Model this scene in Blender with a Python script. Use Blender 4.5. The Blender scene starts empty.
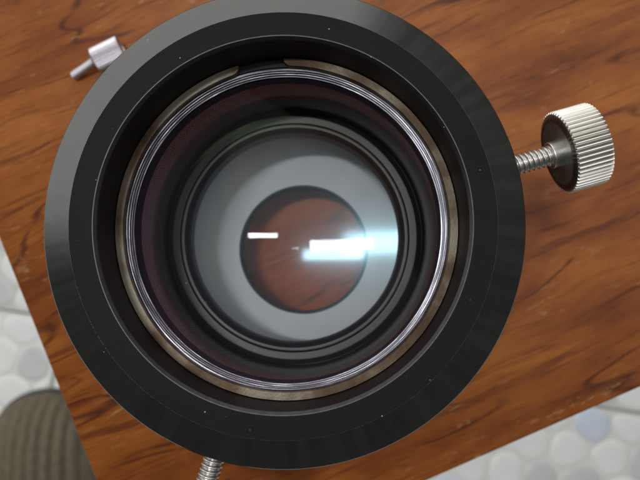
import bpy, bmesh, math, random
from mathutils import Vector, Quaternion, Matrix
random.seed(7)
S = bpy.context.scene
COL = S.collection
PI = math.pi
# ---------------------------------------------------------------- camera (1 unit = 1 cm)
F = 620.0
CAMZ = 18.0
TZ = 2.6          # height of the table top
V = (330.0, 278.0)
down_cam = Vector(((V[0]-320)/F, -(V[1]-240)/F, -1)).normalized()
Q = down_cam.rotation_difference(Vector((0, 0, -1)))
cd = bpy.data.cameras.new('camera'); cam = bpy.data.objects.new('camera', cd); COL.objects.link(cam)
cam.location = (0, 0, CAMZ); cam.rotation_mode = 'QUATERNION'; cam.rotation_quaternion = Q
cd.sensor_width = 36; cd.lens = 36*F/640; cd.clip_start = 0.1; cd.clip_end = 2000
cd.dof.use_dof = True; cd.dof.focus_distance = 9.4; cd.dof.aperture_fstop = 0.32
S.camera = cam
def at(px, py, z):
    r = Q @ Vector(((px-320)/F, (240-py)/F, -1))
    t = (z-CAMZ)/r.z
    return Vector((0, 0, CAMZ)) + r*t
# ---------------------------------------------------------------- light
w = bpy.data.worlds.new('World'); S.world = w; w.use_nodes = True
w.node_tree.nodes['Background'].inputs[0].default_value = (1.0, 0.98, 0.95, 1)
w.node_tree.nodes['Background'].inputs[1].default_value = 0.09
def area(name, loc, target, sx, sy, power, col):
    l = bpy.data.lights.new(name, 'AREA'); l.shape = 'RECTANGLE'; l.size = sx; l.size_y = sy
    l.energy = power; l.color = col
    o = bpy.data.objects.new(name, l); COL.objects.link(o); o.location = loc
    d = Vector(target)-Vector(loc)
    o.rotation_euler = d.to_track_quat('-Z', 'Y').to_euler()
    return o
LAMP = (-30, 11, 150)
area('ceiling_lamp_light', LAMP, (LAMP[0], LAMP[1], 0), 25, 4.0, 80000, (0.93, 0.98, 1.0))
area('window_light', (-88, 126, 70), (0, 0, 40), 420, 170, 330000, (1.0, 0.985, 0.95))
soft = area('soft_overhead_fill', (60, 75, 165), (20, 40, 0), 320, 320, 300000, (1.0, 0.99, 0.97)); soft.data.shape = 'DISK'  # added broad fill standing in for ceiling bounce, placed to even out the tube
S.view_settings.view_transform = 'Standard'; S.view_settings.look = 'None'
S.view_settings.gamma = 1; S.view_settings.exposure = 0; S.view_settings.use_curve_mapping = False
S.render.engine = 'CYCLES'
S.cycles.transparent_max_bounces = 24
S.render.resolution_x = 1024; S.render.resolution_y = 768

# ---------------------------------------------------------------- material helpers
class NT:
    def __init__(s, name):
        s.m = bpy.data.materials.new(name); s.m.use_nodes = True
        s.t = s.m.node_tree; s.t.nodes.clear()
        s.out = s.n('ShaderNodeOutputMaterial')
    def n(s, typ, **kw):
        o = s.t.nodes.new(typ)
        for k, v in kw.items(): setattr(o, k, v)
        return o
    def l(s, a, b): s.t.links.new(a, b)
    def set(s, sock, v):
        if hasattr(v, 'links') or isinstance(v, bpy.types.NodeSocket): s.l(v, sock)
        else: sock.default_value = v
    def bsdf(s, col, rough, metal=0.0, **kw):
        b = s.n('ShaderNodeBsdfPrincipled')
        s.set(b.inputs['Base Color'], col); s.set(b.inputs['Roughness'], rough); s.set(b.inputs['Metallic'], metal)
        for k, v in kw.items(): s.set(b.inputs[k.replace('_', ' ')], v)
        s.l(b.outputs[0], s.out.inputs[0]); return b
    def coord(s, which='Object'): return s.n('ShaderNodeTexCoord').outputs[which]
    def mapping(s, vec, scale=(1, 1, 1), loc=(0, 0, 0), rot=(0, 0, 0)):
        m = s.n('ShaderNodeMapping'); s.l(vec, m.inputs[0])
        m.inputs['Scale'].default_value = scale; m.inputs['Location'].default_value = loc; m.inputs['Rotation'].default_value = rot
        return m.outputs[0]
    def noise(s, vec, scale, detail=4, rough=0.5, dist=0.0, out='Fac'):
        n = s.n('ShaderNodeTexNoise'); s.l(vec, n.inputs['Vector'])
        n.inputs['Scale'].default_value = scale; n.inputs['Detail'].default_value = detail
        n.inputs['Roughness'].default_value = rough; n.inputs['Distortion'].default_value = dist
        return n.outputs[out]
    def ramp(s, fac, stops, interp='LINEAR'):
        r = s.n('ShaderNodeValToRGB'); r.color_ramp.interpolation = interp
        s.l(fac, r.inputs[0]); e = r.color_ramp.elements
        while len(e) < len(stops): e.new(0.5)
        for i, (p, c) in enumerate(stops):
            e[i].position = p
            if not hasattr(c, '__len__'): c = (c, c, c)
            e[i].color = (*c, 1)
        return r.outputs[0]
    def math(s, op, a, b=0.0, c=0.0):
        m = s.n('ShaderNodeMath', operation=op)
        s.set(m.inputs[0], a); s.set(m.inputs[1], b); s.set(m.inputs[2], c); return m.outputs[0]
    def mix(s, fac, a, b, mode='MIX'):
        m = s.n('ShaderNodeMix', data_type='RGBA', blend_type=mode)
        s.set(m.inputs[0], fac)
        for i, v in ((6, a), (7, b)):
            if isinstance(v, tuple) and len(v) == 3: v = (*v, 1)
            s.set(m.inputs[i], v)
        return m.outputs[2]
    def bump(s, h, strength, dist, b):
        n = s.n('ShaderNodeBump'); n.inputs['Strength'].default_value = strength; n.inputs['Distance'].default_value = dist
        s.l(h, n.inputs['Height']); s.l(n.outputs[0], b.inputs['Normal']); return n
    def angle_vec(s, k, kr, kz):
        """coordinates (angle*k on a circle, radius*kr + z*kz) round the object's z axis: streaks of a turned or brushed finish"""
        sx = s.n('ShaderNodeSeparateXYZ'); s.l(s.coord(), sx.inputs[0])
        x, y, z = sx.outputs
        r = s.math('SQRT', s.math('ADD', s.math('MULTIPLY', x, x), s.math('MULTIPLY', y, y)))
        r = s.math('MAXIMUM', r, 0.01)
        c = s.n('ShaderNodeCombineXYZ')
        s.l(s.math('MULTIPLY', s.math('DIVIDE', x, r), k), c.inputs[0])
        s.l(s.math('MULTIPLY', s.math('DIVIDE', y, r), k), c.inputs[1])
        s.l(s.math('ADD', s.math('MULTIPLY', r, kr), s.math('MULTIPLY', z, kz)), c.inputs[2])
        return c.outputs[0]

def mat_anodized(name, base, rough, var=0.12, streaks=True, spec=0.5, bump=0.12):
    t = NT(name)
    fine = t.noise(t.coord(), 60, 3, 0.7)
    big = t.noise(t.coord(), 1.4, 4, 0.6)
    turned = t.noise(t.angle_vec(1.0, 60, 60), 2.0, 2, 0.5)
    brushed = t.noise(t.angle_vec(16, 0.4, 0.4), 1.0, 3, 0.6)
    colr = t.mix(t.math('MULTIPLY', big, 0.7), base, tuple(c*1.9+0.002 for c in base))
    if streaks: colr = t.mix(t.ramp(brushed, [(0.42, 0.0), (0.62, 0.75)]), colr, (0.009, 0.0095, 0.009))
    colr = t.mix(t.ramp(fine, [(0.68, 0.0), (0.8, 0.5)]), colr, (0.10, 0.095, 0.09))
    r = t.math('ADD', rough-var/2, t.math('MULTIPLY', t.math('ADD', t.math('MULTIPLY', big, 0.6), t.math('MULTIPLY', brushed if streaks else turned, 0.6)), var))
    b = t.bsdf(colr, r, 0.0, Specular_IOR_Level=spec)
    h = t.math('ADD', t.math('MULTIPLY', fine, 0.5), t.math('MULTIPLY', brushed if streaks else turned, 0.6))
    t.bump(h, bump, 0.01, b)
    return t.m

def mat_steel(name, base=(0.66, 0.64, 0.60), rough=0.28, dark=0.35):
    t = NT(name)
    n = t.noise(t.coord(), 9, 4, 0.6); f = t.noise(t.coord(), 45, 3, 0.7)
    c = t.mix(t.ramp(n, [(0.35, 0.0), (0.75, dark)]), base, tuple(x*0.45 for x in base))
    r = t.math('ADD', rough, t.math('MULTIPLY', f, 0.15))
    b = t.bsdf(c, r, 1.0)
    t.bump(f, 0.15, 0.006, b)
    return t.m

M = {}
M['black'] = mat_anodized('black_anodized_face', (0.0045, 0.0045, 0.0043), 0.46, 0.12, False, 0.07, 0.2)
M['flare'] = mat_anodized('black_anodized_flare', (0.003, 0.0032, 0.003), 0.24, 0.28, True, 1.0, 0.25)
M['lip'] = mat_steel('grey_glint_edge', (0.06, 0.06, 0.06), 0.34, 0.5)  # paler grey than the face, putting the lip's window glint into its colour
def mat_knob():
    t = NT('nickel_knurl')
    sx = t.n('ShaderNodeSeparateXYZ'); t.l(t.coord(), sx.inputs[0]); x, y, z = sx.outputs
    rr = t.math('SQRT', t.math('ADD', t.math('MULTIPLY', y, y), t.math('MULTIPLY', z, z)))
    n = t.noise(t.coord(), 5, 4, 0.65); f = t.noise(t.coord(), 40, 3, 0.7)
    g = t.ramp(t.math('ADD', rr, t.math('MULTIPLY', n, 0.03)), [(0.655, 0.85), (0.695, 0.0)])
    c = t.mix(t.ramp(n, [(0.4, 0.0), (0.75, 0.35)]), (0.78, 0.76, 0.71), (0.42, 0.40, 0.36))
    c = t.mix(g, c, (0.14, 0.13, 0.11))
    b = t.bsdf(c, t.math('ADD', 0.30, t.math('MULTIPLY', f, 0.15)), 1.0)
    t.bump(f, 0.2, 0.006, b); return t.m
M['knob'] = mat_knob()
M['bore'] = mat_anodized('dull_black_bore', (0.006, 0.006, 0.006), 0.55, 0.1, False, 0.2, 0.02)
M['inner_ring'] = mat_anodized('black_satin_ring', (0.006, 0.0062, 0.0065), 0.36, 0.12, False, 0.45)
def mat_barrel():
    t = NT('glossy_black_barrel_coating')
    n = t.noise(t.angle_vec(1.3, 0.6, 0.6), 1.0, 3, 0.5)
    b = t.bsdf((0.010, 0.005, 0.0035, 1), 0.2, 0.0, Specular_IOR_Level=1.0)
    b.inputs['Thin Film IOR'].default_value = 1.9
    t.l(t.math('ADD', 260.0, t.math('MULTIPLY', n, 700.0)), b.inputs['Thin Film Thickness'])
    return t.m
M['barrel'] = mat_barrel()
M['steel'] = mat_steel('brushed_steel')
M['knob_face'] = mat_steel('turned_steel_face', (0.36, 0.355, 0.345), 0.38, 0.5)
M['plated'] = mat_steel('bright_plated_screw', (0.58, 0.55, 0.58), 0.40, 0.3)

def mat_clip():
    t = NT('bronzed_spring_steel')
    n = t.noise(t.angle_vec(1.1, 0.3, 0.3), 1.2, 4, 0.6); f = t.noise(t.angle_vec(30, 12, 4), 2.0, 3, 0.6)
    c = t.ramp(n, [(0.36, (0.035, 0.017, 0.012)), (0.47, (0.085, 0.056, 0.036)), (0.58, (0.21, 0.185, 0.14))])
    b = t.bsdf(c, t.math('ADD', 0.38, t.math('MULTIPLY', f, 0.2)), 0.9)
    t.bump(f, 0.3, 0.01, b); return t.m
M['clip'] = mat_clip()
def mat_thread():
    t = NT('worn_bright_thread')
    n = t.noise(t.angle_vec(2.2, 28, 28), 1.5, 4, 0.6)
    c = t.ramp(n, [(0.42, (0.03, 0.03, 0.033)), (0.56, (0.11, 0.105, 0.115)), (0.70, (0.5, 0.48, 0.52))])
    b = t.bsdf(c, t.math('ADD', 0.22, t.math('MULTIPLY', n, 0.2)), 0.9)
    t.bump(t.noise(t.angle_vec(50, 30, 30), 2.0, 3, 0.7), 0.12, 0.01, b); return t.m
M['thread'] = mat_thread()
def mat_grey():
    t = NT('matt_grey_plate')
    n = t.noise(t.coord(), 1.2, 3, 0.5)
    c = t.ramp(n, [(0.3, (0.40, 0.40, 0.405)), (0.7, (0.44, 0.44, 0.445))])
    t.bsdf(c, 0.7); return t.m
M['grey'] = mat_grey()

def mat_glass(name, tint_face, tint_edge, strength, rough=0.0, haze=0.0, through=(1, 1, 1)):
    """coated lens: clear, with an angle-dependent coloured reflection"""
    t = NT(name)
    lw = t.n('ShaderNodeLayerWeight'); lw.inputs['Blend'].default_value = 0.5
    tint = t.ramp(lw.outputs['Facing'], [(0.02, tint_face), (0.06, (0.9, 0.62, 0.45)), (0.10, (0.75, 0.42, 0.28)), (0.125, tint_edge), (0.15, (0.85, 0.35, 0.45)), (0.19, (0.35, 0.35, 1.0)), (0.3, (0.5, 0.3, 0.6))])
    g = t.n('ShaderNodeBsdfGlossy'); t.l(tint, g.inputs['Color']); g.inputs['Roughness'].default_value = rough
    fr = t.n('ShaderNodeFresnel'); fr.inputs['IOR'].default_value = 1.5
    fac = t.math('MULTIPLY', t.math('MULTIPLY', fr.outputs[0], strength), t.ramp(lw.outputs['Facing'], [(0.05, 0.25), (0.17, 1.0)]))
    # the coating works best near the axis and reflects more at a slant
    tr = t.n('ShaderNodeBsdfTransparent'); tr.inputs[0].default_value = (*through, 1)
    mx = t.n('ShaderNodeMixShader'); t.l(fac, mx.inputs[0]); t.l(tr.outputs[0], mx.inputs[1])
    if haze > 0:
        g2 = t.n('ShaderNodeBsdfGlossy'); t.l(tint, g2.inputs['Color']); g2.inputs['Roughness'].default_value = 0.15
        m2 = t.n('ShaderNodeMixShader'); m2.inputs[0].default_value = haze
        t.l(g.outputs[0], m2.inputs[1]); t.l(g2.outputs[0], m2.inputs[2]); t.l(m2.outputs[0], mx.inputs[2])
    else:
        t.l(g.outputs[0], mx.inputs[2])
    t.l(mx.outputs[0], t.out.inputs[0])
    return t.m
M['glass1'] = mat_glass('coated_front_glass', (0.9, 0.95, 1.0), (0.35, 0.8, 0.2), 0.45)
M['glass2'] = mat_glass('coated_inner_glass', (0.5, 0.85, 1.0), (0.4, 0.5, 1.0), 0.85, 0.06, 0.4)
M['glass3'] = mat_glass('coated_rear_glass', (0.8, 1.0, 0.9), (0.6, 0.8, 0.5), 0.18, through=(1.0, 0.86, 0.78))

def mat_wood():
    t = NT('lacquered_red_brown_wood')
    o = t.coord()
    warp = t.noise(t.mapping(o, (0.16, 0.30, 0.3), (3, 1, 0)), 1.0, 2, 0.5, 0.0, 'Color')
    ad = t.n('ShaderNodeVectorMath', operation='MULTIPLY_ADD'); t.l(warp, ad.inputs[0]); ad.inputs[1].default_value = (0.9, 1.15, 0); t.l(o, ad.inputs[2])
    v = ad.outputs[0]
    tone = t.noise(t.mapping(v, (0.26, 0.8, 1)), 0.8, 5, 0.62, 0.3)
    c = t.ramp(tone, [(0.28, (0.095, 0.022, 0.006)), (0.45, (0.19, 0.053, 0.0095)), (0.58, (0.26, 0.080, 0.0135)), (0.78, (0.33, 0.115, 0.022))])
    # dark late-wood streaks, several widths, all along the grain
    for sc_, off, lo, hi, dk in (((0.20, 2.3, 1), (5, 2, 0), 0.56, 0.64, 0.72), ((0.30, 5.5, 1), (1, 9, 0), 0.57, 0.66, 0.62), ((0.45, 13.0, 1), (8, 3, 0), 0.55, 0.70, 0.6)):
        st = t.noise(t.mapping(v, sc_, off), 1.0, 4, 0.6, 0.25)
        am = t.noise(t.mapping(v, (0.25, 0.7, 1), (off[1], off[0]+6, 0)), 1.0, 2, 0.5)
        k = t.math('MULTIPLY', t.ramp(st, [(lo, 0.0), (hi, 1.0)]), t.ramp(am, [(0.36, 0.12), (0.60, 1.0)]))
        c = t.mix(t.math('MULTIPLY', k, dk), c, (0.065, 0.014, 0.006))
    fine = t.noise(t.mapping(v, (0.9, 18, 1)), 1.2, 4, 0.7)
    c = t.mix(t.ramp(fine, [(0.45, 0.0), (0.75, 0.4)]), c, (0.13, 0.028, 0.008))
    band = tone
    pore = t.noise(t.mapping(v, (2.2, 30, 1), (4, 4, 0)), 1.2, 2, 0.6)
    c = t.mix(t.ramp(pore, [(0.62, 0.0), (0.70, 0.6)]), c, (0.04, 0.011, 0.006))
    ln = t.noise(t.mapping(v, (0.15, 0.9, 1), (3, 5, 0)), 0.8, 1.6, 0.45, 0.0)
    d = t.math('ABSOLUTE', t.math('SUBTRACT', ln, 0.5))
    k = t.ramp(t.math('DIVIDE', d, 0.012), [(0.0, 1.0), (0.5, 0.6), (1.0, 0.0)])
    a2 = t.ramp(t.noise(t.mapping(v, (0.35, 1.2, 1), (2, 8, 0)), 1.0, 3, 0.6), [(0.46, 0.0), (0.58, 1.0)])
    c = t.mix(t.math('MULTIPLY', t.math('MULTIPLY', k, a2), 0.9), c, (0.05, 0.012, 0.007))
    # pale wear where the lacquer has been rubbed through
    wr = t.noise(t.mapping(o, (0.8, 3.0, 1), (11, 4, 0)), 1.3, 6, 0.72, 0.6)
    wm = t.noise(t.mapping(o, (0.25, 0.25, 1), (2, 9, 0)), 1.0, 2, 0.5)
    wear = t.math('MULTIPLY', t.ramp(wr, [(0.59, 0.0), (0.69, 0.6)]), t.ramp(wm, [(0.48, 0.0), (0.6, 1.0)]))
    sxy = t.n('ShaderNodeSeparateXYZ'); t.l(o, sxy.inputs[0])
    edge = t.ramp(sxy.outputs[1], [(0.05, 1.0), (0.65, 0.0)])
    chips = t.noise(t.mapping(o, (1.1, 4.5, 1), (7, 7, 0)), 1.4, 5, 0.7)
    wear = t.math('MAXIMUM', wear, t.math('MULTIPLY', edge, t.ramp(chips, [(0.56, 0.0), (0.66, 0.62)])))
    c = t.mix(wear, c, (0.42, 0.26, 0.12))
    b = t.bsdf(c, t.math('ADD', 0.24, t.math('MULTIPLY', tone, 0.22)), 0.0, Specular_IOR_Level=0.2)
    h = t.math('ADD', t.math('MULTIPLY', fine, -0.5), t.math('MULTIPLY', band, -0.5))
    t.bump(h, 0.25, 0.03, b)
    return t.m
M['wood'] = mat_wood()

def mat_simple(name, stops, scale, rough, bump=0.0, objinfo=False):
    t = NT(name)
    n = t.noise(t.coord(), scale, 5, 0.6)
    c = t.ramp(n, stops)
    b = t.bsdf(c, rough)
    if bump: t.bump(n, bump, 0.05, b)
    return t.m
M['tile'] = mat_simple('cream_glazed_tile', [(0.3, (0.56, 0.56, 0.53)), (0.7, (0.64, 0.64, 0.61))], 0.5, 0.45, 0.05)
M['floor'] = mat_simple('pale_grout', [(0.3, (0.34, 0.33, 0.31)), (0.7, (0.42, 0.41, 0.38))], 0.7, 0.8)
M['peb_w'] = mat_simple('white_pebble', [(0.3, (0.66, 0.67, 0.66)), (0.7, (0.75, 0.76, 0.75))], 0.3, 0.35)
M['peb_g'] = mat_simple('grey_pebble', [(0.3, (0.47, 0.48, 0.48)), (0.7, (0.56, 0.57, 0.57))], 0.3, 0.35)
M['peb_b'] = mat_simple('pale_blue_pebble', [(0.3, (0.50, 0.55, 0.64)), (0.7, (0.58, 0.62, 0.71))], 0.3, 0.35)
M['cord'] = mat_simple('olive_grey_corduroy', [(0.3, (0.085, 0.070, 0.045)), (0.7, (0.145, 0.122, 0.082))], 2.2, 0.9, 0.15)
M['sole'] = mat_simple('dark_rubber', [(0.3, (0.03, 0.03, 0.03)), (0.7, (0.05, 0.05, 0.045))], 2, 0.7)
M['dust'] = mat_simple('pale_dust', [(0.3, (0.25, 0.25, 0.24)), (0.7, (0.4, 0.4, 0.38))], 2, 0.8)

# ---------------------------------------------------------------- mesh helpers
def finish(name, bm, mat, parent=None, loc=None, sharp=32, rot=None):
    for e in bm.edges:
        if len(e.link_faces) == 2 and e.calc_face_angle(0) > math.radians(sharp): e.smooth = False
    for f in bm.faces: f.smooth = True
    me = bpy.data.meshes.new(name); bm.to_mesh(me); bm.free()
    me.materials.append(mat)
    o = bpy.data.objects.new(name, me); COL.objects.link(o)
    if parent: o.parent = parent
    if loc is not None: o.location = loc
    if rot is not None: o.rotation_euler = rot
    return o
def fillet(pts, b, closed=True, seg=4):
    out = []; n = len(pts)
    for i in range(n):
        p = Vector(pts[i])
        if not closed and i in (0, n-1): out.append(tuple(p)); continue
        a = Vector(pts[i-1]); c = Vector(pts[(i+1) % n])
        d1 = (a-p); d2 = (c-p); bb = min(b, d1.length*0.4, d2.length*0.4)
        d1.normalize(); d2.normalize()
        if abs(d1.dot(d2)) > 0.995: out.append(tuple(p)); continue
        s = p+d1*bb; e = p+d2*bb
        out.append(tuple(p+d1*bb*1.15))
        for k in range(seg+1):
            u = k/seg
            out.append(tuple(s*(1-u)**2 + p*2*u*(1-u) + e*u*u))
        out.append(tuple(p+d2*bb*1.15))
    return out
def lathe(pts, seg=256, closed=True, a0=0.0, a1=2*PI, bm=None, rfun=None):
    """spin an (r, z) outline round z; closed joins last point to the first"""
    bm = bm or bmesh.new(); full = abs(a1-a0-2*PI) < 1e-6
    cols = []
    nseg = seg if full else seg+1
    for k in range(nseg):
        a = a0+(a1-a0)*k/seg
        cols.append([bm.verts.new((r*math.cos(a), r*math.sin(a), z)) for r, z in pts])
    n = len(pts)
    for k in range(seg):
        A = cols[k]; B = cols[(k+1) % nseg]
        for i in range(n if closed else n-1):
            j = (i+1) % n
            vs = [A[i], B[i], B[j], A[j]]
            bm.faces.new(vs)
    if not full and closed:
        bm.faces.new(cols[0]); bm.faces.new(list(reversed(cols[-1])))
    bmesh.ops.recalc_face_normals(bm, faces=bm.faces)
    return bm
def box_bm(x0, x1, y0, y1, z0, z1, bev=0.0, bm=None):
    bm = bm or bmesh.new()
    r = bmesh.ops.create_cube(bm, size=1)
    for v in r['verts']:
        v.co = Vector(((x0+x1)/2+v.co.x*(x1-x0), (y0+y1)/2+v.co.y*(y1-y0), (z0+z1)/2+v.co.z*(z1-z0)))
    if bev: bmesh.ops.bevel(bm, geom=list(bm.edges), offset=bev, segments=3, affect='EDGES', profile=0.5)
    return bm
def empty(name, loc, label, cat, rot=0, group=None):
    o = bpy.data.objects.new(name, None); COL.objects.link(o); o.location = loc; o.rotation_euler = (0, 0, rot)
    o['label'] = label; o['category'] = cat
    if group: o['group'] = group
    return o

# ---------------------------------------------------------------- tiled floor (far below the table)
FZ = -42.0
bm = box_bm(-160, 160, -160, 160, FZ-3, FZ-0.45)
floor = finish('floor', bm, M['floor']); floor['kind'] = 'structure'
TA = math.radians(-9)           # the tile joints run slightly down to the right
TS = 33.0
J0 = at(600, 407, FZ)           # a point on a joint
rot = Matrix.Rotation(TA, 2)
def t2w(u, v):
    p = rot @ Vector((u, v)); return Vector((J0.x+p.x, J0.y+p.y))
def clip(poly, p, nrm):
    out = []
    for i in range(len(poly)):
        a = poly[i]; b = poly[(i+1) % len(poly)]
        da = (a-p).dot(nrm); db = (b-p).dot(nrm)
        if da <= 0: out.append(a)
        if da*db < 0: out.append(a+(b-a)*(da/(da-db)))
    return out
npeb = 0
corner_px = [(-60, -60), (700, 560)]
for ti in range(-3, 3):
    for tj in range(-3, 3):
        u0, v0 = ti*TS+14, tj*TS-TS
        c = t2w(u0+TS/2, v0+TS/2)
        bm = box_bm(-TS/2+0.12, TS/2-0.12, -TS/2+0.12, TS/2-0.12, -0.5, 0, 0.06)
        tile = finish('ceramic_tile', bm, M['tile'], floor, (c.x, c.y, FZ), rot=(0, 0, TA)); 
        if 'tiles' not in M: pass
        # pebble relief: jittered staggered cells
        pts = []
        sx, sy = 3.5, 3.0
        nx = 9; ny = 11
        for j in range(ny):
            for i in range(nx+1):
                x = -TS/2+(i+(0.5 if j % 2 else 0.0))*TS/nx; y = -TS/2+(j+0.5)*TS/ny
                pts.append(Vector((x+random.uniform(-.5, .5), y+random.uniform(-.4, .4))))
        for a, P in enumerate(pts):
            wp = t2w(u0+TS/2+P.x, v0+TS/2+P.y)
            # keep the ones the frame (with a margin) shows
            r = Q.inverted() @ (Vector((wp.x, wp.y, FZ))-Vector((0, 0, CAMZ)))
            px = 320+F*r.x/-r.z; py = 240-F*r.y/-r.z
            if not (-50 < px < 690 and -50 < py < 530): continue
            dl = (px-0)*0.92-(py-250)*0.392      # right of the table's left edge
            db = (py-480)*0.916+(px-430)*0.401   # below the table's lower edge
            if dl > 60 and db < -60: continue
            H = TS/2-0.35
            poly = [Vector((-H, -H)), Vector((H, -H)), Vector((H, H)), Vector((-H, H))]
            for b_, R in enumerate(pts):
                if b_ == a or (R-P).length > 9: continue
                d = R-P; L = d.length; d = d/L
                poly = clip(poly, P+d*(L/2-0.15), d)
                if len(poly) < 3: break
            if len(poly) < 3: continue
            cx = sum((p for p in poly), Vector((0, 0)))/len(poly)
            if max((p-cx).length for p in poly) < 0.9: continue
            for _ in range(2):
                q = []
                for i in range(len(poly)):
                    A = poly[i]; B = poly[(i+1) % len(poly)]
                    q += [A*0.78+B*0.22, A*0.22+B*0.78]
                poly = q
            bm = bmesh.new()
            l0 = [bm.verts.new((p.x-cx.x, p.y-cx.y, 0.0)) for p in poly]
            l1 = [bm.verts.new(((p.x-cx.x)*0.94, (p.y-cx.y)*0.94, 0.05)) for p in poly]
            l2 = [bm.verts.new(((p.x-cx.x)*0.80, (p.y-cx.y)*0.80, 0.08)) for p in poly]
            n = len(poly)
            for i in range(n):
                j = (i+1) % n
                bm.faces.new((l0[i], l0[j], l1[j], l1[i])); bm.faces.new((l1[i], l1[j], l2[j], l2[i]))
            bm.faces.new(l2)
            q = random.random()
            finish('pebble', bm, M['peb_w'] if q < 0.66 else (M['peb_g'] if q < 0.88 else M['peb_b']), tile, (cx.x, cx.y, 0.002), sharp=80)
            npeb += 1
print('pebbles', npeb)

# ---------------------------------------------------------------- wooden table
e1 = at(0, 250, TZ); e2 = at(98, 480, TZ); e3 = at(430, 480, TZ); e4 = at(640, 388, TZ)
gd = (e4-e3).to_2d().normalized()                  # grain / lower edge direction
ang = math.atan2(gd.y, gd.x)
nd = Vector((-gd.y, gd.x))                         # across the board (up in the picture)
mid = ((e1+e2)/2).to_2d(); low = ((e3+e4)/2).to_2d()
c0 = low + gd*((mid-low).dot(gd))                  # corner of the board
c0 = Vector(c0)
LX, LY, TH = 46.0, 32.0, 2.2
table = empty('wooden_table', (c0.x, c0.y, FZ), 'lacquered red-brown wooden table under the black adapter', 'table', ang)
bm = box_bm(0, LX, 0, LY, -TH, 0, 0.10)
top = finish('tabletop', bm, M['wood'], table, (0, 0, TZ-FZ))
for (x, y) in ((5, 5), (LX-5, 5), (5, LY-5), (LX-5, LY-5)):
    bm = box_bm(-1.6, 1.6, -1.6, 1.6, 0, TZ-FZ-TH-0.01, 0.1)
    for v in bm.verts:
        if v.co.z < 1: v.co.x *= 0.75; v.co.y *= 0.75
    finish('leg', bm, M['wood'], table, (x, y, 0.21))
    # legs stand on the pebble relief
for (x0, x1, y0, y1) in ((6.7, LX-6.7, 4, 5.6), (6.7, LX-6.7, LY-5.6, LY-4)):
    finish('apron', box_bm(x0, x1, y0, y1, -TH-5, -TH-0.01, 0.05), M['wood'], table, (0, 0, TZ-FZ))
for o in table.children:
    if o.name.startswith('leg'): o.scale.z = (TZ-FZ-TH-0.22)/(TZ-FZ-TH-0.01)

# ---------------------------------------------------------------- the adapter
C = at(282, 222, 9.0); CX, CY = C.x, C.y
body = empty('lens_adapter', (CX, CY, 0), 'round black metal lens adapter with glass lens and side thumbscrews, standing on wood', 'lens adapter')
# flared barrel: face, chamfered flare, outside, bore
RT, RI, RL = 3.135, 2.735, 3.63
# face ring and flare are separate finishes of one turned piece
face = [(RI, 8.02), (RI, 8.955), (RI+0.04, 8.995), (RI+0.04, 9.0), (RT, 9.0), (RT-0.004, 8.80), (RT-0.25, 8.02)]
finish('front_ring', lathe(fillet(face, 0.002)), M['black'], body)
fl = [(RT+0.0005, 8.9995), (RL-0.02, 8.74), (RL, 8.71), (RL, 6.7), (RL-0.12, 6.55), (3.35, 6.4), (3.35, TZ), (3.12, TZ), (3.12, 7.9), (RT-0.2, 8.015), (RT+0.001, 8.79)]
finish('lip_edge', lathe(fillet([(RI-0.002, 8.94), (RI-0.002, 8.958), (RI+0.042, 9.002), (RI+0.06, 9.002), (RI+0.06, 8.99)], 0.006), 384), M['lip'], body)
finish('flared_barrel', lathe(fillet(fl, 0.003)), M['flare'], body)
# ledge the lens sits in, then ribbed dark bore
pts = [(3.10, 8.01), (2.585, 8.01)]
pts_b = []
z = 7.98; r = 2.56
nr = 22
for i in range(nr):
    zz = 7.90-i*(2.0/nr); rr = 2.575-0.06*(i/nr)
    pts_b += [(rr, zz), (rr-0.025, zz-1.0/nr)]
pts_b += [(2.50, 5.86), (3.10, 5.86)]
bore = finish('bore', lathe([(3.10, 8.01), (2.585, 8.01), (2.57, 7.9), (2.50, 5.86), (3.10, 5.86)], 256), M['barrel'], body)
# bright threaded lip: three fine turns
tp = []
for i in range(4):
    z = 8.09-i*0.05; r = 2.585-i*0.02
    tp += [(r, z), (r-0.020, z-0.004), (r-0.026, z-0.024)]
tp = [(2.605, 8.012), (2.605, 8.085)]+tp+[(2.535, 7.90), (2.57, 7.88), (2.62, 7.95)]
finish('threaded_ring', lathe(tp, 384), M['thread'], body)
# snap ring (open C with rounded ends)
def pol(px, py, z):
    p = at(px, py, z); return math.atan2(p.y-CY, p.x-CX)
g0 = pol(283, 62, 8.2); g1 = pol(238, 63, 8.2)
bm = bmesh.new()
N = 300; ro, ri = 2.728, 2.592
a_start, a_end = g1, g0+2*PI
endl = 0.055
sect = []
for k in range(N+1):
    u = k/N
    # denser near the ends
    a = a_start+(a_end-a_start)*u
    d = min(a-a_start, a_end-a)
    s = 1.0 if d >= endl else math.sqrt(max(0.0, 1-(1-d/endl)**2))
    s = max(s, 0.12)
    rin = ro-(ro-ri)*s*(1.0)
    sect.append((a, rin))
aa = [a_start+endl*(i/10)**1.5 for i in range(11)]
bb = [a_end-endl*(i/10)**1.5 for i in range(10, -1, -1)]
mid_ = [a_start+endl+(a_end-a_start-2*endl)*i/N for i in range(1, N)]
ring = []
for a in aa+mid_+bb:
    d = min(a-a_start, a_end-a)
    s = 1.0 if d >= endl-1e-9 else math.sqrt(max(0.0, 1-(1-d/endl)**2))
    rin = ro-(ro-ri)*max(s, 0.10)
    q = [(ro, 8.10), (ro, 8.19), (ro-0.006, 8.20), (rin+0.012, 8.20), (rin, 8.185), (rin, 8.10)]
    ring.append([bm.verts.new((x*math.cos(a), x*math.sin(a), zz)) for x, zz in q])
for A, B in zip(ring[:-1], ring[1:]):
    for i in range(6):
        j = (i+1) % 6; bm.faces.new((A[i], A[j], B[j], B[i]))
bm.faces.new(ring[0]); bm.faces.new(list(reversed(ring[-1])))
bmesh.ops.recalc_face_normals(bm, faces=bm.faces)
finish('snap_ring', bm, M['clip'], body)
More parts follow.
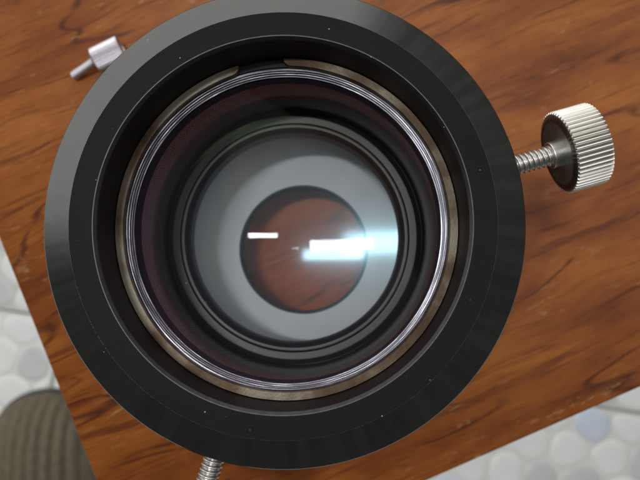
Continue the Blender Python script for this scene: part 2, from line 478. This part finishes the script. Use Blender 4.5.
# step under the snap ring
finish('seat_ring', lathe([(2.732, 8.03), (2.732, 8.095), (2.615, 8.095), (2.615, 8.03)], 192), M['bore'], body)
# lenses
def lens(name, ra, z1, R1, z2, R2, mat, off=(0, 0)):
    """front apex z1 with radius R1 (convex up), back apex z2 with radius R2 (bulging down)"""
    def sag(r, R): return (R-math.sqrt(R*R-r*r)) if R > 0 else -((-R)-math.sqrt(R*R-r*r))
    n = 28; P = []
    for i in range(n): P.append((max(1e-4, ra*i/(n-1)), z1-sag(ra*i/(n-1), R1)))
    for i in range(n-1, -1, -1): P.append((max(1e-4, ra*i/(n-1)), z2+sag(ra*i/(n-1), R2)))
    o = finish(name, lathe(P, 128, closed=False), mat, body, sharp=60)
    for v in o.data.vertices:       # slightly decentred surfaces
        dd = math.hypot(v.co.x, v.co.y); d2 = math.hypot(v.co.x-off[0], v.co.y-off[1]); d3 = math.hypot(v.co.x-off[-2], v.co.y-off[-1])
        if abs(v.co.z-(z1-sag(dd, R1))) < 1e-4: v.co.z = z1-sag(d2, R1)
        else: v.co.z = z2+sag(d3, R2)
    o.data.materials.append(M['bore'])          # blackened lens edge
    for p in o.data.polygons:
        if abs(p.normal.z) < 0.3: p.material_index = 1
    return o
lens('front_lens', 2.53, 8.26, 8.0, 7.05, 8.0, M['glass1'], (0, -0.16))
# inner retaining ring
ir = [(2.50, 5.62), (2.50, 5.78), (2.40, 5.84), (2.26, 5.84), (2.25, 5.76), (2.235, 5.84), (2.17, 5.84), (2.10, 5.72), (2.10, 5.40), (2.45, 5.28), (3.10, 5.28), (3.10, 5.62)]
inner = finish('inner_ring', lathe(fillet(ir, 0.015), 192), M['inner_ring'], body)
lens('inner_lens', 2.09, 5.45, -9.0, 5.15, 13.5, M['glass2'], (-0.17, -0.19, 0.02, 0.0))
# lower chamber
finish('lower_bore', lathe([(3.10, 5.26), (2.75, 5.26), (2.75, 3.92), (3.10, 3.92)], 128), M['bore'], body)
def ecc(o, dx, dy):      # the hole of the plate sits slightly off the axis
    for v in o.data.vertices:
        if math.hypot(v.co.x, v.co.y) < 2.2: v.co.x += dx; v.co.y += dy
EX, EY = 0.10, -0.16
ecc(finish('grey_baffle', lathe(fillet([(1.46, 3.9), (3.10, 3.9), (3.10, 3.78), (1.46, 3.78)], 0.02), 192), M['grey'], body), EX, EY)
ecc(finish('baffle_rim', lathe(fillet([(1.465, 3.93), (1.465, 3.72), (1.40, 3.72), (1.40, 3.88), (1.42, 3.93)], 0.01), 128), M['bore'], body), EX, EY)
ecc(lens('rear_lens', 1.45, 3.76, 2.7, 3.35, 4.0, M['glass3']), EX, EY)
finish('bounce_sleeve', lathe([(3.11, 3.76), (2.95, 3.76), (2.95, TZ+0.02), (3.11, TZ+0.02)], 96), M['steel'], body)  # unseen bright sleeve, added to bounce light onto the wood below the hole
# two spanner notches' marks and small dots on the inner ring / bore
def px_on(px, py, z):
    p = at(px, py, z); return p.x-CX, p.y-CY

# thumbscrews -------------------------------------------------------
def threaded(r, L, pitch, amp, seg=28, x0=0.0):
    """helical thread along +x"""
    bm = bmesh.new(); steps = int(L/pitch*8)
    cols = []
    for i in range(steps+1):
        x = x0+L*i/steps; row = []
        for j in range(seg):
            th = 2*PI*j/seg
            ph = ((x-x0)/pitch-j/seg) % 1.0
            tri = 1-abs(2*ph-1)
            rr = r-amp*(1-min(1, tri*1.25))
            if i == 0 or i == steps: rr = r-amp*1.3
            row.append(bm.verts.new((x, rr*math.cos(th), rr*math.sin(th))))
        cols.append(row)
    for A, B in zip(cols[:-1], cols[1:]):
        for j in range(seg):
            k = (j+1) % seg; bm.faces.new((A[j], A[k], B[k], B[j]))
    bm.faces.new(cols[0]); bm.faces.new(list(reversed(cols[-1])))
    bmesh.ops.recalc_face_normals(bm, faces=bm.faces)
    return bm
def knob_bm(R, L, teeth, amp, ch):
    """straight-knurled head along +x from 0 to L"""
    bm = bmesh.new(); per = 6; seg = teeth*per
    secs = [(0.0, R-ch-amp, 0), (ch*0.7, R-amp*0.4, 0.35), (ch, R, 1), (L-ch, R, 1), (L-ch*0.6, R-amp*0.5, 0.4), (L, R-ch*1.2-amp, 0)]
    cols = []
    prof = [0, 0.35, 0.85, 1.0, 0.85, 0.35]
    for x, r, k in secs:
        row = []
        for j in range(seg):
            th = 2*PI*j/seg
            rr = r-amp*k*(1-prof[j % per])
            row.append(bm.verts.new((x, rr*math.cos(th), rr*math.sin(th))))
        cols.append(row)
    for A, B in zip(cols[:-1], cols[1:]):
        for j in range(seg):
            k = (j+1) % seg; bm.faces.new((A[j], A[k], B[k], B[j]))
    # end faces with a shallow dish
    for row, x, sgn in ((cols[0], 0.0, 0.1), (cols[-1], L, -1)):
        r0 = secs[0][1]
        c1 = [bm.verts.new((x, (v.co.y)*0.93, (v.co.z)*0.93)) for v in row]
        c2 = [bm.verts.new((x+sgn*0.03, (v.co.y)*0.90, (v.co.z)*0.90)) for v in row]
        for j in range(seg):
            k = (j+1) % seg
            bm.faces.new((row[j], row[k], c1[k], c1[j])); bm.faces.new((c1[j], c1[k], c2[k], c2[j]))
        bm.faces.new(c2)
    bmesh.ops.recalc_face_normals(bm, faces=bm.faces)
    return bm
ZS = 7.62
kp = at(557, 154, ZS); ko = at(594, 143, ZS)
rk = math.hypot(kp.x-CX, kp.y-CY)
a_r = math.atan2((kp.y+ko.y)/2-CY, (kp.x+ko.x)/2-CX)
sp = at(213, 462, ZS); a_b = math.atan2(sp.y-CY, sp.x-CX)
shaft_mesh = None
for n_, aa_ in enumerate((a_r, a_b)):
    L = rk-3.5
    bm = threaded(0.178, L, 0.085, 0.036)
    s = finish('thumbscrew', bm, M['steel'], body, (3.5*math.cos(aa_), 3.5*math.sin(aa_), ZS), rot=(0, 0, aa_), sharp=50)
    s['label'] = 'thumbscrew on the right with its whole knurled knob in view' if n_ == 0 else 'thumbscrew below, only its thread in view'
    col = bmesh.new()
    col = bmesh.new()
    prof_c = fillet([(0.0001, -0.13), (0.225, -0.13), (0.225, 0.06), (0.0001, 0.06)], 0.02, closed=False)
    lathe(prof_c, 40, closed=False, bm=col)
    bmesh.ops.rotate(col, verts=col.verts, cent=(0, 0, 0), matrix=Matrix.Rotation(PI/2, 3, 'Y'))
    finish('collar', col, M['steel'], s, (L, 0, 0))
    k = finish('knob', knob_bm(0.70, 0.66, 54, 0.055, 0.045), M['knob'], s, (L, 0, 0), sharp=28)
    k.data.materials.append(M['knob_face'])
    for p in k.data.polygons:
        if abs(p.normal.x) > 0.9 and len(p.vertices) > 4: p.material_index = 1
    # threaded boss reflection: small steel bushing where the screw enters
# loose screw lying on the table
zt = 0.0
tip = at(73, 76, TZ+0.13); kn = at(96.5, 61.5, TZ+0.27)
KR, KL = 0.32, 0.77
dirv = (kn-tip); Ls = dirv.to_2d().length
ls = empty('loose_thumbscrew', (tip.x, tip.y, TZ), 'small silvery thumbscrew lying loose on the wood, half hidden by the adapter', 'screw', math.atan2(dirv.y, dirv.x))
tilt = math.asin((KR-0.118)/Ls)
bm = threaded(0.118, Ls, 0.06, 0.022)
sh = finish('screw_shaft', bm, M['plated'], ls, (0, 0, 0.120), rot=(0, -tilt, 0), sharp=50)
kb = finish('knob', knob_bm(KR, KL, 36, 0.02, 0.04), M['plated'], ls, (Ls*math.cos(tilt), 0, 0.120+Ls*math.sin(tilt)), sharp=28)
kb.rotation_euler = (0, 0, 0)

# dust and chips on the adapter
bm = bmesh.new()
def fleck(px, py, z, s):
    s *= 0.8
    x, y = px_on(px, py, z)
    r = bmesh.ops.create_icosphere(bm, subdivisions=1, radius=s)
    sx, sy = random.uniform(.6, 1.3), random.uniform(.5, 1.2)
    for v in r['verts']: v.co = Vector((v.co.x*sx+x, v.co.y*sy+y, v.co.z*0.5+z))
for px, py, s in ((205, 412, .022), (329, 29, .014), (148, 40, .014), (180, 58, .012), (371, 57, .012), (444, 127, .010), (104, 352, .010), (382, 416, .012), (96, 180, .008), (470, 300, .009), (120, 110, .007), (430, 380, .007), (250, 430, .007), (480, 170, .008)):
    fleck(px, py, 9.0, s)
for i in range(5):
    a = random.uniform(0, 2*PI); r = random.uniform(2.8, 3.1)
    rr = bmesh.ops.create_icosphere(bm, subdivisions=1, radius=random.uniform(.002, .005))
    for v in rr['verts']: v.co = Vector((v.co.x+r*math.cos(a), v.co.y+r*math.sin(a), v.co.z*0.5+9.0))
for px, py, s in ((383, 169, .022), (206, 302, .013), (186, 283, .016), (192, 314, .012), (300, 352, .01), (255, 350, .008), (270, 118, .008), (220, 140, .01), (405, 260, .01)):
    fleck(px, py, 5.84, s)
d = finish('dust', bm, M['dust'], body); d['kind'] = 'stuff'

# ---------------------------------------------------------------- slipper on the floor
sc = at(26, 472, FZ+5)
slip = empty('slipper', (sc.x, sc.y, FZ), 'olive-grey ribbed cloth slipper toe on the pale floor, left of the table', 'slipper', math.radians(5))
def toe(u):   # half width along the length, u = 0 at the toe tip
    return 5.2*min(1.0, math.sqrt(max(0.0, 1-(1-min(u/5.5, 1))**2)))*(1-0.0*u)
bm = bmesh.new()
L = 16.0; NU = 60; NV = 150
rows = []
for i in range(NU+1):
    u = L*(i/NU)**1.6
    hw = max(toe(u), 0.02); h = 4.9*min(1, math.sqrt(max(0, 1-(1-min((u)/7.0, 1))**2)))*1.0+0.02*u
    row = []
    for j in range(NV+1):
        a = PI*j/NV
        x = hw*math.cos(a); z = 1.0+h*math.sin(a)**0.8
        k = 0.5+0.5*math.cos(2*PI*x/0.98)
        nrm = Vector((math.cos(a), math.sin(a)))
        dpt = 0.42*(k**0.6)*min(1, hw/2.0)
        row.append(bm.verts.new((x+nrm.x*dpt*0.5, 6.2-u-0.0, z+nrm.y*dpt)))
    rows.append(row)
for A_, B_ in zip(rows[:-1], rows[1:]):
    for j in range(NV): bm.faces.new((A_[j], A_[j+1], B_[j+1], B_[j]))
bmesh.ops.recalc_face_normals(bm, faces=bm.faces)
up = finish('upper', bm, M['cord'], slip, sharp=70)
bm = bmesh.new()
outl = []
for i in range(30): u = L*(i/29)**1.6; outl.append((-(toe(u)+0.25), 6.45-u*1.02))
for i in range(29, 0, -1): u = L*(i/29)**1.6; outl.append(((toe(u)+0.25), 6.45-u*1.02))
b0 = [bm.verts.new((x, y, 0.21)) for x, y in outl]; b1 = [bm.verts.new((x, y, 1.15)) for x, y in outl]
n = len(outl)
for i in range(n):
    j = (i+1) % n; bm.faces.new((b0[i], b0[j], b1[j], b1[i]))
bm.faces.new(b1); bm.faces.new(list(reversed(b0)))
bmesh.ops.recalc_face_normals(bm, faces=bm.faces)
finish('sole', bm, M['sole'], slip)
